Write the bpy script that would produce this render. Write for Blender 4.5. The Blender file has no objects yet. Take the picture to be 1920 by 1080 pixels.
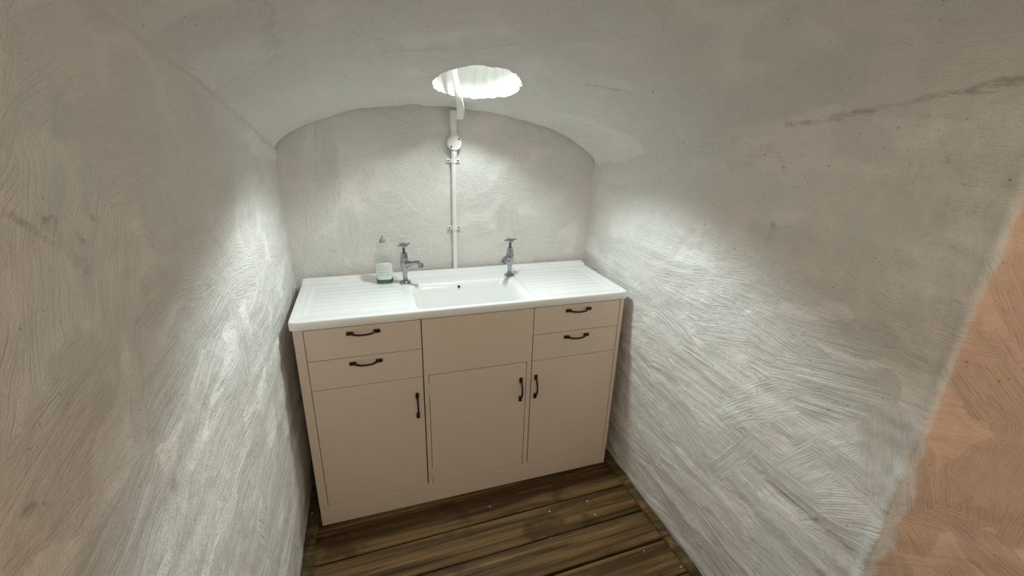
import bpy, bmesh, math, random
import numpy as np
from mathutils import Vector, Matrix

random.seed(7)
RNG = np.random.default_rng(11)
S = bpy.context.scene
COL = S.collection

# ------------------------------------------------------------------ camera, world, light, exposure
cam = bpy.data.cameras.new('camera')
cam.sensor_width = 36.0
cam.lens = 15.252
cam.clip_start = 0.01
co = bpy.data.objects.new('camera', cam)
co.location = (0.2821, -1.4773, 1.5231)
co.rotation_euler = (math.radians(70.207), math.radians(-1.674), math.radians(-18.2135))
COL.objects.link(co)
S.camera = co

S.view_settings.view_transform = 'Standard'
S.view_settings.look = 'None'
S.view_settings.gamma = 1.0
S.view_settings.use_curve_mapping = False
S.view_settings.exposure = 0.31

world = bpy.data.worlds.new('world')
S.world = world
world.use_nodes = True
bg = world.node_tree.nodes['Background']
bg.inputs[0].default_value = (1.0, 0.85, 0.66, 1)      # dim warm light of the passage behind the viewer
bg.inputs[1].default_value = 0.31

# lamp up inside the ceiling shaft
ld = bpy.data.lights.new('shaft_lamp', 'SPOT')
ld.energy = 18.5
ld.color = (0.88, 1.0, 1.0)
ld.shadow_soft_size = 0.042
ld.spot_size = math.radians(124)
ld.spot_blend = 0.36
lo = bpy.data.objects.new('shaft_lamp', ld)
lo.location = (0.690, 0.105, 1.775)
lo.rotation_euler = (math.radians(-4.5), math.radians(1.8), 0)      # aimed a touch towards the viewer
# invented beam weighting to even out the walls: stronger forward, weaker at the back
ld.use_nodes = True
_t = ld.node_tree
_e = _t.nodes['Emission']
_g = _t.nodes.new('ShaderNodeNewGeometry')
_s = _t.nodes.new('ShaderNodeSeparateXYZ')
_m = _t.nodes.new('ShaderNodeMapRange')
_m.interpolation_type = 'SMOOTHSTEP'
_m.inputs[1].default_value = -0.70
_m.inputs[2].default_value = 0.62
_m.inputs[3].default_value = 2.4
_m.inputs[4].default_value = 0.50
_t.links.new(_g.outputs['Normal'], _s.inputs[0])
_t.links.new(_s.outputs[1], _m.inputs[0])
_t.links.new(_m.outputs[0], _e.inputs['Strength'])
COL.objects.link(lo)

# added fill light that brightens the shaft walls
gd_ = bpy.data.lights.new('shaft_fill', 'POINT')
gd_.energy = 0.35
gd_.color = (0.88, 1.0, 1.0)
gd_.shadow_soft_size = 0.03
go_ = bpy.data.objects.new('shaft_fill', gd_)
go_.location = (0.690, 0.105, 1.80)
COL.objects.link(go_)

# warm ceiling lamp of the passage behind the viewer
pd = bpy.data.lights.new('passage_lamp', 'AREA')
pd.shape = 'DISK'
pd.size = 0.9
pd.energy = 10.0
pd.color = (1.0, 0.82, 0.60)
po = bpy.data.objects.new('passage_lamp', pd)
po.location = (0.65, -2.9, 2.5)
po.rotation_euler = (math.radians(58), 0, 0)
COL.objects.link(po)

# ------------------------------------------------------------------ helpers
def link(o, parent=None):
    COL.objects.link(o)
    if parent is not None:
        o.parent = parent
    return o

def tag(o, label=None, cat=None, group=None, kind=None):
    if label: o['label'] = label
    if cat: o['category'] = cat
    if group: o['group'] = group
    if kind: o['kind'] = kind
    return o

def empty(name, loc=(0, 0, 0), rz=0.0):
    o = bpy.data.objects.new(name, None)
    o.location = loc
    o.rotation_euler = (0, 0, rz)
    o.empty_display_size = 0.05
    return link(o)

def obj(name, bm, mat, parent=None, smooth=False, loc=None, angle=None):
    me = bpy.data.meshes.new(name)
    bm.normal_update()
    bm.to_mesh(me)
    bm.free()
    me.materials.append(mat)
    if smooth:
        me.polygons.foreach_set('use_smooth', [True] * len(me.polygons))
        if angle is not None:
            me.set_sharp_from_angle(angle=math.radians(angle))
    o = bpy.data.objects.new(name, me)
    if loc is not None:
        o.location = loc
    return link(o, parent)

def add_box(bm, lo, hi, bevel=0.0, seg=2):
    g = bmesh.ops.create_cube(bm, size=1.0)
    vs = g['verts']
    lo = Vector(lo); hi = Vector(hi)
    for v in vs:
        v.co = Vector((lo[i] + (v.co[i] + 0.5) * (hi[i] - lo[i]) for i in range(3)))
    if bevel > 0:
        es = list({e for v in vs for e in v.link_edges})
        bmesh.ops.bevel(bm, geom=es, offset=bevel, segments=seg, profile=0.5, affect='EDGES')
    return vs

def add_lathe(bm, prof, seg=28, M=None, cap=True, sx=1.0, sy=1.0):
    """prof: list of (r, z). Revolved round Z, ends capped."""
    M = M or Matrix.Identity(4)
    rings = []
    for r, z in prof:
        rings.append([bm.verts.new(M @ Vector((r * sx * math.cos(2 * math.pi * k / seg), r * sy * math.sin(2 * math.pi * k / seg), z))) for k in range(seg)])
    for a, b in zip(rings[:-1], rings[1:]):
        for k in range(seg):
            bm.faces.new((a[k], a[(k + 1) % seg], b[(k + 1) % seg], b[k]))
    if cap:
        bm.faces.new(list(reversed(rings[0])))
        bm.faces.new(rings[-1])
    return rings

def add_sweep(bm, pts, sections, up=Vector((0, 0, 1))):
    """loft closed sections (list of (a,b) offset lists per point) along pts."""
    n = len(pts)
    rings = []
    for i, p in enumerate(pts):
        t = (Vector(pts[min(i + 1, n - 1)]) - Vector(pts[max(i - 1, 0)])).normalized()
        s = t.cross(up)
        if s.length < 1e-4:
            s = Vector((1, 0, 0))
        s.normalize()
        w = s.cross(t).normalized()
        rings.append([bm.verts.new(Vector(p) + s * a + w * b) for a, b in sections[i]])
    m = len(rings[0])
    for a, b in zip(rings[:-1], rings[1:]):
        for k in range(m):
            bm.faces.new((a[k], a[(k + 1) % m], b[(k + 1) % m], b[k]))
    bm.faces.new(list(reversed(rings[0])))
    bm.faces.new(rings[-1])

def circ(r, n=16, sx=1.0, sy=1.0):
    return [(r * sx * math.cos(2 * math.pi * k / n), r * sy * math.sin(2 * math.pi * k / n)) for k in range(n)]

def rrect(w, h, r, n=4):
    out = []
    for cx, cy, a0 in ((w / 2 - r, h / 2 - r, 0), (-w / 2 + r, h / 2 - r, 90), (-w / 2 + r, -h / 2 + r, 180), (w / 2 - r, -h / 2 + r, 270)):
        for k in range(n + 1):
            a = math.radians(a0 + 90 * k / n)
            out.append((cx + r * math.cos(a), cy + r * math.sin(a)))
    return out

# ---- numpy value noise
def _hash(ix, iy, seed):
    h = (ix.astype(np.int64) * 374761393 + iy.astype(np.int64) * 668265263 + seed * 1442695041) & 0xffffffff
    h = ((h ^ (h >> 13)) * 1274126177) & 0xffffffff
    h = (h ^ (h >> 16)) & 0xffffffff
    return h.astype(np.float64) / 4294967295.0

def vnoise(x, y, seed=0):
    ix = np.floor(x); iy = np.floor(y)
    fx = x - ix; fy = y - iy
    fx = fx * fx * (3 - 2 * fx); fy = fy * fy * (3 - 2 * fy)
    a = _hash(ix, iy, seed); b = _hash(ix + 1, iy, seed)
    c = _hash(ix, iy + 1, seed); d = _hash(ix + 1, iy + 1, seed)
    return (a + (b - a) * fx) * (1 - fy) + (c + (d - c) * fx) * fy      # 0..1

def fbm(x, y, oct=3, seed=0):
    s = 0; a = 0.5; t = 0
    for k in range(oct):
        s = s + a * (vnoise(x * 2 ** k, y * 2 ** k, seed + k) - 0.5); t += a; a *= 0.5
    return s / t                                                        # about -0.5..0.5

def sstep(a, b, x):
    t = np.clip((x - a) / (b - a), 0, 1)
    return t * t * (3 - 2 * t)

# ------------------------------------------------------------------ materials
class NT:
    def __init__(self, name):
        self.m = bpy.data.materials.new(name)
        self.m.use_nodes = True
        self.t = self.m.node_tree
        self.b = self.t.nodes['Principled BSDF']
    def n(self, typ, **kw):
        nd = self.t.nodes.new(typ)
        for k, v in kw.items():
            if k in nd.inputs.keys():
                nd.inputs[k].default_value = v
            else:
                setattr(nd, k, v)
        return nd
    def l(self, a, b):
        self.t.links.new(a, b)
    def math(self, op, a, b=None, c=None, clamp=False):
        nd = self.t.nodes.new('ShaderNodeMath'); nd.operation = op; nd.use_clamp = clamp
        for i, v in enumerate((a, b, c)):
            if v is None: continue
            if isinstance(v, (int, float)): nd.inputs[i].default_value = v
            else: self.l(v, nd.inputs[i])
        return nd.outputs[0]
    def mix(self, f, a, b, blend='MIX'):
        nd = self.t.nodes.new('ShaderNodeMix'); nd.data_type = 'RGBA'; nd.blend_type = blend
        for i, v in ((0, f), (6, a), (7, b)):
            if isinstance(v, (int, float)): nd.inputs[i].default_value = v
            elif isinstance(v, tuple): nd.inputs[i].default_value = v + (1,) if len(v) == 3 else v
            else: self.l(v, nd.inputs[i])
        return nd.outputs[2]
    def ramp(self, x, p0, p1):
        nd = self.t.nodes.new('ShaderNodeMapRange'); nd.interpolation_type = 'SMOOTHSTEP'
        nd.inputs[1].default_value = p0; nd.inputs[2].default_value = p1
        self.l(x, nd.inputs[0])
        return nd.outputs[0]
    def noise(self, vec, scale, detail=3, rough=0.55, dist=0.0):
        nd = self.n('ShaderNodeTexNoise', Scale=scale, Detail=detail, Roughness=rough, Distortion=dist)
        if vec is not None: self.l(vec, nd.inputs['Vector'])
        return nd.outputs[0]
    def mapping(self, vec, scale=(1, 1, 1), loc=(0, 0, 0)):
        nd = self.t.nodes.new('ShaderNodeMapping')
        nd.inputs['Scale'].default_value = scale; nd.inputs['Location'].default_value = loc
        self.l(vec, nd.inputs[0])
        return nd.outputs[0]
    def bump(self, h, dist, strength=1.0, normal=None):
        nd = self.n('ShaderNodeBump'); nd.inputs['Distance'].default_value = dist; nd.inputs['Strength'].default_value = strength
        self.l(h, nd.inputs['Height'])
        if normal is not None: self.l(normal, nd.inputs['Normal'])
        return nd.outputs[0]

def simple(name, col, rough=0.5, metal=0.0, grain=0.0, scale=60, coat=0.0):
    k = NT(name)
    k.b.inputs['Roughness'].default_value = rough
    k.b.inputs['Metallic'].default_value = metal
    k.b.inputs['Coat Weight'].default_value = coat
    tc = k.n('ShaderNodeTexCoord')
    n = k.noise(tc.outputs['Object'], scale, 4)
    a = tuple(c * (1 - grain) for c in col); b = tuple(min(1, c * (1 + grain)) for c in col)
    k.l(k.mix(n, a, b), k.b.inputs['Base Color'])
    return k.m

def plaster_material():
    k = NT('limewashed_plaster')
    st = k.n('ShaderNodeUVMap', uv_map='stroke').outputs[0]
    tc = k.n('ShaderNodeTexCoord').outputs['Object']
    def at(nm): return k.n('ShaderNodeAttribute', attribute_name=nm).outputs['Fac']
    amp, pink, stain, groove = at('amp'), at('pink'), at('stain'), at('groove')
    # colour: off white wash, faintly warmer and cooler in patches
    big = k.noise(tc, 5.0, 3)
    c = k.mix(k.ramp(big, 0.35, 0.65), (0.83, 0.825, 0.785), (0.86, 0.82, 0.785))
    med = k.noise(tc, 38.0, 5, 0.65)
    c = k.mix(k.math('MULTIPLY', k.ramp(med, 0.45, 0.75), 0.22), c, (0.68, 0.65, 0.59))
    # pink: wash on the right return, painted-in warm light on the left wall
    pn = k.noise(tc, 9.0, 4)
    pc = k.mix(k.ramp(pn, 0.35, 0.65), (0.78, 0.53, 0.44), (0.80, 0.58, 0.45))
    c = k.mix(pink, c, pc)
    # darker tone along the brush grooves
    sv = k.mapping(st, (26, 400, 1))
    s1 = k.noise(sv, 1.0, 4, 0.7)
    sv2 = k.mapping(st, (13, 215, 1), (3, 7, 0))
    s2 = k.ramp(k.noise(sv2, 1.0, 2, 0.5), 0.30, 0.62)
    gd = k.math('MULTIPLY', k.ramp(s1, 0.48, 0.30), k.math('MULTIPLY', amp, 0.10))
    c = k.mix(gd, c, (0.42, 0.36, 0.29))
    c = k.mix(k.math('MULTIPLY', groove, 0.12), c, (0.45, 0.40, 0.33))
    # small dark pits
    for sc, thr, rad, f in ((26.0, 0.66, 0.062, 0.8), (58.0, 0.62, 0.085, 0.75)):
        w = k.n('ShaderNodeTexVoronoi', Scale=sc)
        wn = k.n('ShaderNodeVectorMath', operation='MULTIPLY_ADD')
        nz = k.n('ShaderNodeTexNoise', Scale=60.0)
        k.l(tc, nz.inputs['Vector']); k.l(nz.outputs['Color'], wn.inputs[0]); wn.inputs[1].default_value = (0.012, 0.012, 0.012); k.l(tc, wn.inputs[2])
        k.l(wn.outputs[0], w.inputs['Vector'])
        sep = k.n('ShaderNodeSeparateColor'); k.l(w.outputs['Color'], sep.inputs[0])
        spot = k.math('MULTIPLY', k.ramp(w.outputs['Distance'], rad * 1.7, rad * 0.5), k.math('GREATER_THAN', sep.outputs[0], thr))
        spot = k.math('MULTIPLY', spot, k.math('MULTIPLY', sep.outputs[1], f))
        c = k.mix(spot, c, (0.20, 0.16, 0.11))
    # larger smears
    sn = k.noise(k.mapping(tc, (1, 0.22, 1)), 95.0, 5, 0.75)
    sf = k.math('MULTIPLY', k.math('MULTIPLY', stain, 0.6), k.ramp(sn, 0.36, 0.66))
    c = k.mix(sf, c, (0.23, 0.175, 0.13))
    k.l(c, k.b.inputs['Base Color'])
    k.b.inputs['Roughness'].default_value = 0.72
    k.b.inputs['Specular IOR Level'].default_value = 0.25
    # relief
    g1 = k.noise(tc, 210.0, 4, 0.7)
    g2 = k.noise(tc, 55.0, 4, 0.6)
    h = k.math('ADD', k.math('MULTIPLY', s1, 2.0), k.math('MULTIPLY', s2, 0.80))
    h = k.math('MULTIPLY', h, amp)
    h = k.math('ADD', h, k.math('MULTIPLY', g1, 1.05))
    h = k.math('ADD', h, k.math('MULTIPLY', g2, 1.1))
    k.l(k.bump(h, 0.0019), k.b.inputs['Normal'])
    return k.m

def wood_material(name, dark, light, moss=False):
    k = NT(name)
    tc = k.n('ShaderNodeTexCoord').outputs['Object']
    oi = k.n('ShaderNodeObjectInfo')
    off = k.n('ShaderNodeVectorMath', operation='MULTIPLY_ADD')
    cx = k.n('ShaderNodeCombineXYZ'); k.l(oi.outputs['Random'], cx.inputs[0]); k.l(oi.outputs['Random'], cx.inputs[1]); k.l(oi.outputs['Random'], cx.inputs[2])
    k.l(cx.outputs[0], off.inputs[0]); off.inputs[1].default_value = (31, 17, 23); k.l(tc, off.inputs[2])
    v = off.outputs[0]
    lv = k.mapping(v, (2.2, 70, 40))
    s = k.noise(lv, 1.0, 5, 0.6, 0.4)
    lv2 = k.mapping(v, (1.2, 22, 10))
    s2 = k.noise(lv2, 1.0, 3, 0.5, 0.5)
    c = k.mix(k.ramp(s2, 0.35, 0.65), dark, light)
    c = k.mix(k.math('MULTIPLY', k.ramp(s, 0.5, 0.35), 0.6), c, tuple(x * 0.35 for x in dark))
    c = k.mix(k.math('MULTIPLY', k.ramp(s, 0.58, 0.72), 0.5), c, tuple(min(1, x * 1.7) for x in light))
    # knots
    kv = k.mapping(v, (5.0, 9.5, 3.0))
    w = k.n('ShaderNodeTexVoronoi', Scale=1.0); k.l(kv, w.inputs['Vector'])
    sep = k.n('ShaderNodeSeparateColor'); k.l(w.outputs['Color'], sep.inputs[0])
    kn = k.math('MULTIPLY', k.ramp(w.outputs['Distance'], 0.20, 0.06), k.math('GREATER_THAN', sep.outputs[0], 0.6))
    c = k.mix(k.math('MULTIPLY', kn, 0.8), c, (0.022, 0.010, 0.004))
    # damp blotches
    bl = k.noise(v, 6.0, 4)
    c = k.mix(k.math('MULTIPLY', k.ramp(bl, 0.55, 0.70), 0.6), c, tuple(x * 0.4 for x in dark))
    # flecks of white wash dropped on the boards
    w2 = k.n('ShaderNodeTexVoronoi', Scale=22.0); k.l(v, w2.inputs['Vector'])
    sep2 = k.n('ShaderNodeSeparateColor'); k.l(w2.outputs['Color'], sep2.inputs[0])
    fl = k.math('MULTIPLY', k.ramp(k.math('ADD', w2.outputs['Distance'], k.math('MULTIPLY', k.noise(v, 160.0, 2), 0.16)), 0.20, 0.13), k.math('GREATER_THAN', sep2.outputs[0], 0.90))
    c = k.mix(k.math('MULTIPLY', fl, 0.85), c, (0.55, 0.50, 0.42))
    if moss:
        mn = k.noise(v, 45.0, 4)
        c = k.mix(k.math('MULTIPLY', k.ramp(mn, 0.45, 0.6), 0.6), c, (0.035, 0.04, 0.022))
    k.l(c, k.b.inputs['Base Color'])
    rr = k.ramp(bl, 0.4, 0.7)
    k.l(k.math('MULTIPLY_ADD', rr, -0.18, 0.62), k.b.inputs['Roughness'])
    k.b.inputs['Specular IOR Level'].default_value = 0.22
    k.l(k.bump(s, 0.0012), k.b.inputs['Normal'])
    return k.m

def cabinet_material():
    k = NT('cream_gloss_paint')
    tc = k.n('ShaderNodeTexCoord').outputs['Object']
    n = k.noise(tc, 4.0, 3)
    c = k.mix(k.ramp(n, 0.35, 0.65), (0.66, 0.565, 0.475), (0.68, 0.57, 0.485))
    d = k.noise(tc, 26.0, 5, 0.7)
    c = k.mix(k.math('MULTIPLY', k.ramp(d, 0.60, 0.80), 0.25), c, (0.50, 0.40, 0.30))
    k.l(c, k.b.inputs['Base Color'])
    k.b.inputs['Roughness'].default_value = 0.42
    h = k.noise(tc, 90.0, 3)
    k.l(k.bump(h, 0.0003), k.b.inputs['Normal'])
    return k.m

def label_material():
    k = NT('bottle_label_paper')
    tc = k.n('ShaderNodeTexCoord').outputs['Object']
    sep = k.n('ShaderNodeSeparateXYZ'); k.l(tc, sep.inputs[0])
    # rows of small illegible print
    row = k.math('FRACT', k.math('MULTIPLY', k.math('ADD', sep.outputs[2], k.math('MULTIPLY', k.math('MULTIPLY', sep.outputs[0], sep.outputs[0]), -4.0)), 95.0))
    rowm = k.math('MULTIPLY', k.math('GREATER_THAN', row, 0.38), k.math('LESS_THAN', row, 0.80))
    pn = k.noise(k.mapping(tc, (900, 1, 260)), 1.0, 2)
    zone = k.math('MULTIPLY', k.ramp(sep.outputs[2], 0.032, 0.036), k.ramp(sep.outputs[2], 0.083, 0.079))
    zone = k.math('MULTIPLY', zone, k.ramp(k.math('ABSOLUTE', sep.outputs[0]), 0.0235, 0.0215))
    f = k.math('MULTIPLY', k.math('MULTIPLY', rowm, k.math('GREATER_THAN', pn, 0.47)), zone)
    c = k.mix(k.math('MULTIPLY', f, 0.55), (0.74, 0.79, 0.75), (0.10, 0.22, 0.20))
    k.l(c, k.b.inputs['Base Color'])
    k.b.inputs['Roughness'].default_value = 0.4
    return k.m

def glass_material(name, col, rough=0.05, ior=1.4, trans=1.0):
    k = NT(name)
    k.b.inputs['Base Color'].default_value = col + (1,)
    k.b.inputs['Transmission Weight'].default_value = trans
    k.b.inputs['Roughness'].default_value = rough
    k.b.inputs['IOR'].default_value = ior
    return k.m

M_PLASTER = plaster_material()
M_PLANK = wood_material('damp_decking', (0.062, 0.034, 0.012), (0.175, 0.108, 0.043))
M_EDGE = wood_material('damp_edging', (0.070, 0.044, 0.018), (0.19, 0.118, 0.050), moss=True)
M_SUB = simple('dark_subfloor', (0.012, 0.010, 0.008), 0.9, grain=0.3)
M_CAB = cabinet_material()
M_GAP = simple('dark_gap_shade', (0.028, 0.019, 0.013), 0.8, grain=0.3)  # near-black, paints shade into the gaps of the cabinet front
M_SINK = simple('white_glazed_sink', (0.86, 0.875, 0.87), 0.13, grain=0.01, scale=8, coat=0.3)
M_DARKHOLE = simple('black_hole', (0.006, 0.006, 0.006), 0.6, grain=0.2)
M_BRONZE = simple('dark_bronze', (0.030, 0.019, 0.012), 0.38, metal=0.65, grain=0.5, scale=140)
M_CHROME = simple('chrome', (0.36, 0.375, 0.39), 0.12, metal=1.0, grain=0.04, scale=90)
M_DARKSTEM = simple('dark_spindle', (0.10, 0.095, 0.09), 0.28, metal=0.9, grain=0.2)  # spindle metal, darker than the chrome
M_PVC = simple('painted_conduit', (0.85, 0.85, 0.82), 0.42, grain=0.03, scale=70)
M_SCREW = simple('dark_screw', (0.03, 0.028, 0.026), 0.5, metal=0.3, grain=0.2)
M_PET = glass_material('clear_plastic', (0.97, 0.985, 0.975), 0.03, 1.22)
M_LIQ = simple('green_soap', (0.006, 0.20, 0.10), 0.12, grain=0.08)
M_CAP = simple('pale_green_cap', (0.24, 0.33, 0.29), 0.35, grain=0.05)
M_LABEL = label_material()

# ------------------------------------------------------------------ plaster surfaces
def make_patches(u0, u1, v0, v1, step, angfn, ampfn, seed, extra=()):
    r = np.random.default_rng(seed)
    ps = []
    for a in np.arange(u0, u1, step):
        for b in np.arange(v0, v1, step):
            cu = a + r.uniform(0, step); cv = b + r.uniform(0, step)
            ang = angfn(cu, cv, r)
            ps.append((cu, cv, step * r.uniform(0.75, 1.5), step * r.uniform(0.35, 0.8), ang, r.normal(0, 0.25), ampfn(cu, cv) * r.uniform(0.35, 1.25), r.uniform(0.7, 1.3)))
    r.shuffle(ps)
    return [tuple(p) for p in ps] + list(extra)

def plaster(name, uv, faces, posfn, patches, ampfn, pinkfn=None, stains=(), und=1.0, seed=3, edgefn=None, mat=None, band=0.0):
    """uv: N x 2 surface coordinates in metres, faces: F x 4 indices. Builds one relief mesh."""
    U, V = uv[:, 0], uv[:, 1]
    h = und * (0.020 * fbm(U * 2.6, V * 2.6, 2, seed) + 0.011 * fbm(U * 8, V * 8, 3, seed + 9) + 0.0040 * fbm(U * 30, V * 30, 3, seed + 20) + band * (vnoise(U * 2.2 + 0.25 * V, V * 19 + 0.9 * fbm(U * 3, V * 3, 2, seed + 4), seed + 31) - 0.5 + 0.5 * (vnoise(U * 4, V * 37 + 0.9 * fbm(U * 4, V * 4, 2, seed + 5), seed + 33) - 0.5)))
    sh = np.zeros(len(U)); amp = np.full(len(U), 0.62)
    fc = uv[faces].mean(axis=1)
    luv = np.stack([uv[faces][:, :, 0] * 0.8, uv[faces][:, :, 1] * 0.25], axis=2)    # F x 4 x 2 default
    for i, (cu, cv, ra, rb, ang, curv, A, sp) in enumerate(patches):
        ca, sa = math.cos(ang), math.sin(ang)
        def local(P):
            du = P[..., 0] - cu; dv = P[..., 1] - cv
            a = du * ca + dv * sa; b = -du * sa + dv * ca
            b = b - curv * a * a
            return a, b
        R = max(ra, rb) * 1.6
        m = np.nonzero((np.abs(U - cu) < R) & (np.abs(V - cv) < R))[0]
        if len(m):
            a, b = local(uv[m])
            d = np.sqrt((a / ra) ** 2 + (b / rb) ** 2) + 0.55 * fbm(U[m] * 14, V[m] * 14, 2, 77 + i) + 0.3 * (vnoise(b * 60, a * 2, i) - 0.5)
            w = sstep(1.0, 0.62, d)
            hp = 0.9 * (vnoise(a * 4 * sp, b * 120 * sp, i) - 0.5) + 0.55 * (vnoise(a * 7, b * 60 * sp, i + 500) - 0.5) + 0.45 * (vnoise(a * 12, b * 170, i + 900) - 0.5)
            hp = hp + 0.9 * np.clip(hp - 0.25, 0, 1)
            rim = 0.5 * np.exp(-((d - 0.92) / 0.06) ** 2) * (vnoise(U[m] * 25, V[m] * 25, i + 40) > 0.45)
            sh[m] = sh[m] * (1 - w) + A * hp * w + A * rim * 0.7
            amp[m] = amp[m] * (1 - w) + w * min(1.0, 0.6 + 0.4 * A / 0.0018)
        mf = np.nonzero((np.abs(fc[:, 0] - cu) < R) & (np.abs(fc[:, 1] - cv) < R))[0]
        if len(mf):
            a, b = local(fc[mf])
            d = np.sqrt((a / ra) ** 2 + (b / rb) ** 2) + 0.55 * fbm(fc[mf, 0] * 14, fc[mf, 1] * 14, 2, 77 + i)
            sel = mf[d < 0.82]
            if len(sel):
                a, b = local(uv[faces[sel]])
                luv[sel, :, 0] = a + i * 0.37
                luv[sel, :, 1] = b + i * 0.61
    ga = ampfn(U, V)
    sh *= ga * 0.85; amp *= ga
    h = h + sh
    if edgefn is not None:
        h = h + edgefn(U, V)
    P = posfn(U, V, h)
    groove = np.clip(-sh / 0.0012, 0, 1)
    pink = np.zeros(len(U)) if pinkfn is None else np.clip(pinkfn(U, V), 0, 1)
    stain = np.zeros(len(U))
    for (pu, pv, qu, qv, wd, s) in stains:            # smears: soft capsules from p to q
        L2 = max((qu - pu) ** 2 + (qv - pv) ** 2, 1e-9)
        t = np.clip(((U - pu) * (qu - pu) + (V - pv) * (qv - pv)) / L2, 0, 1)
        dd = np.hypot(U - pu - t * (qu - pu), V - pv - t * (qv - pv)) + 1.0 * wd * fbm(U * 40, V * 40, 2, 5) + 2.4 * wd * fbm(U * 7, V * 30, 3, 6)
        stain = np.maximum(stain, s * sstep(wd, wd * 0.3, dd))
    me = bpy.data.meshes.new(name)
    nv, nf = len(P), len(faces)
    me.vertices.add(nv); me.vertices.foreach_set('co', P.astype(np.float32).ravel())
    me.loops.add(nf * 4); me.loops.foreach_set('vertex_index', faces.astype(np.int32).ravel())
    me.polygons.add(nf)
    me.polygons.foreach_set('loop_start', np.arange(0, nf * 4, 4, dtype=np.int32))
    me.polygons.foreach_set('use_smooth', np.ones(nf, dtype=bool))
    me.update(calc_edges=True)
    me.validate()
    uvl = me.uv_layers.new(name='stroke')
    uvl.data.foreach_set('uv', luv.reshape(-1).astype(np.float32))
    for nm, arr in (('amp', amp), ('pink', pink), ('stain', stain), ('groove', groove)):
        at = me.attributes.new(nm, 'FLOAT', 'POINT')
        at.data.foreach_set('value', arr.astype(np.float32))
    me.materials.append(mat or M_PLASTER)
    o = bpy.data.objects.new(name, me)
    link(o)
    o['kind'] = 'structure'
    return o

def grid(us, vs, flip=False):
    nu, nv = len(us), len(vs)
    A, B = np.meshgrid(us, vs, indexing='ij')
    uv = np.stack([A.ravel(), B.ravel()], 1)
    i, j = np.meshgrid(np.arange(nu - 1), np.arange(nv - 1), indexing='ij')
    a = (i * nv + j).ravel(); b = a + nv; c = b + 1; d = a + 1
    f = np.stack([a, d, c, b] if flip else [a, b, c, d], 1)
    return uv, f

XL, XR, YB = -0.030, 1.340, 0.470
YJ = -1.035                    # the arris at the end of the right wall
YJL = -1.22
STEP = 0.004

# springing line of the vault
_yk = np.array([-1.6, -0.97, -0.72, -0.45, -0.29, 0.03, 0.43, 0.60])
_zl = np.array([1.80, 1.705, 1.66, 1.62, 1.596, 1.526, 1.436, 1.398])
_yr = np.array([-1.6, -0.97, -0.81, -0.61, -0.21, 0.478, 0.60])
_zr = np.array([1.79, 1.671, 1.625, 1.584, 1.511, 1.376, 1.352])
# right wall: u runs from the back corner towards the viewer, round the arris, then out along the pink return
def right_pos(U, V, h):
    L1 = YB - YJ
    th = math.radians(50)
    R = 0.022
    Ls = L1 - R * math.tan(th / 2)
    La = R * th
    x = np.where(U < Ls, XR, 0.0); y = np.where(U < Ls, YB - U, 0.0)
    nx = np.where(U < Ls, -1.0, 0.0); ny = np.zeros_like(U)
    s = np.clip((U - Ls) / R, 0, th)
    arc = (U >= Ls) & (U < Ls + La)
    x = np.where(arc, XR + R * (1 - np.cos(s)), x); y = np.where(arc, YB - Ls - R * np.sin(s), y)
    ex, ey = XR + R * (1 - math.cos(th)), YB - Ls - R * math.sin(th)
    st = U >= Ls + La
    q = U - Ls - La
    x = np.where(st, ex + q * math.sin(th), x); y = np.where(st, ey - q * math.cos(th), y)
    nx = np.where(U < Ls, -1.0, -np.cos(s)); ny = np.where(U < Ls, 0.0, -np.sin(s))
    return np.stack([x + nx * h, y + ny * h, V], 1)

LR = YB - YJ
def ang_r(u, v, r):
    if 0.95 < u - 0 < 1.0: pass
    y = YB - u
    if y < -0.80 and 0.78 < v < 1.08 and r.random() < 0.55:
        return math.pi / 2 + r.normal(0.15, 0.25)
    if u > LR:
        return r.normal(-0.9, 0.35)
    if v > 1.2:
        return r.uniform(-0.6, 0.6)
    return r.normal(0.06 if v > 0.85 else -0.06, 0.16) if r.random() < 0.90 else r.normal(0.6, 0.4)
def amp_wall(u, v):
    return 0.0026 if v < 1.15 else 0.0016
uv, f = grid(np.arange(-0.03, LR + 0.75, STEP), np.arange(-0.03, 1.80, STEP), flip=False)
def pink_right(U, V):
    lo_ = sstep(1.15, 0.75, V)
    edge = LR + 0.006 + 0.022 * lo_ + (0.012 + 0.03 * lo_) * fbm(U * 12, V * 12, 4, 61) + (0.006 + 0.02 * lo_) * fbm(U * 45, V * 45, 2, 62)
    return sstep(-0.006, 0.010, U - edge)
def edge_right(U, V):
    w = np.exp(-((U - LR - 0.004) / 0.014) ** 2)
    return w * (0.007 * sstep(1.25, 0.75, V) + 0.003) * (0.5 + vnoise(U * 20, V * 32, 31)) - 0.024 * sstep(0.28, 0.0, V)
st_r = [(YB + 0.592, 1.30, YB + 0.576, 1.235, 0.016, 0.45), (YB + 0.585, 1.31, YB + 0.592, 1.298, 0.012, 0.8),
        (YB + 0.56, 1.56, YB + 0.70, 1.575, 0.010, 0.75), (YB + 0.66, 1.572, YB + 0.76, 1.588, 0.012, 0.85), (YB + 0.76, 1.590, YB + 1.02, 1.640, 0.010, 0.9),
        (YB + 0.80, 1.60, YB + 0.98, 1.628, 0.006, 0.8), (YB + 0.25, 1.495, YB + 0.45, 1.535, 0.006, 0.5), (YB + 0.55, 1.49, YB + 0.59, 1.44, 0.006, 0.5),
        (YB + 0.62, 0.97, YB + 0.60, 0.96, 0.02, 0.4), (YB + 0.92, 0.69, YB + 0.93, 0.66, 0.014, 0.4), (YB + 0.40, 1.45, YB + 0.52, 1.49, 0.02, 0.25)]
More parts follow.
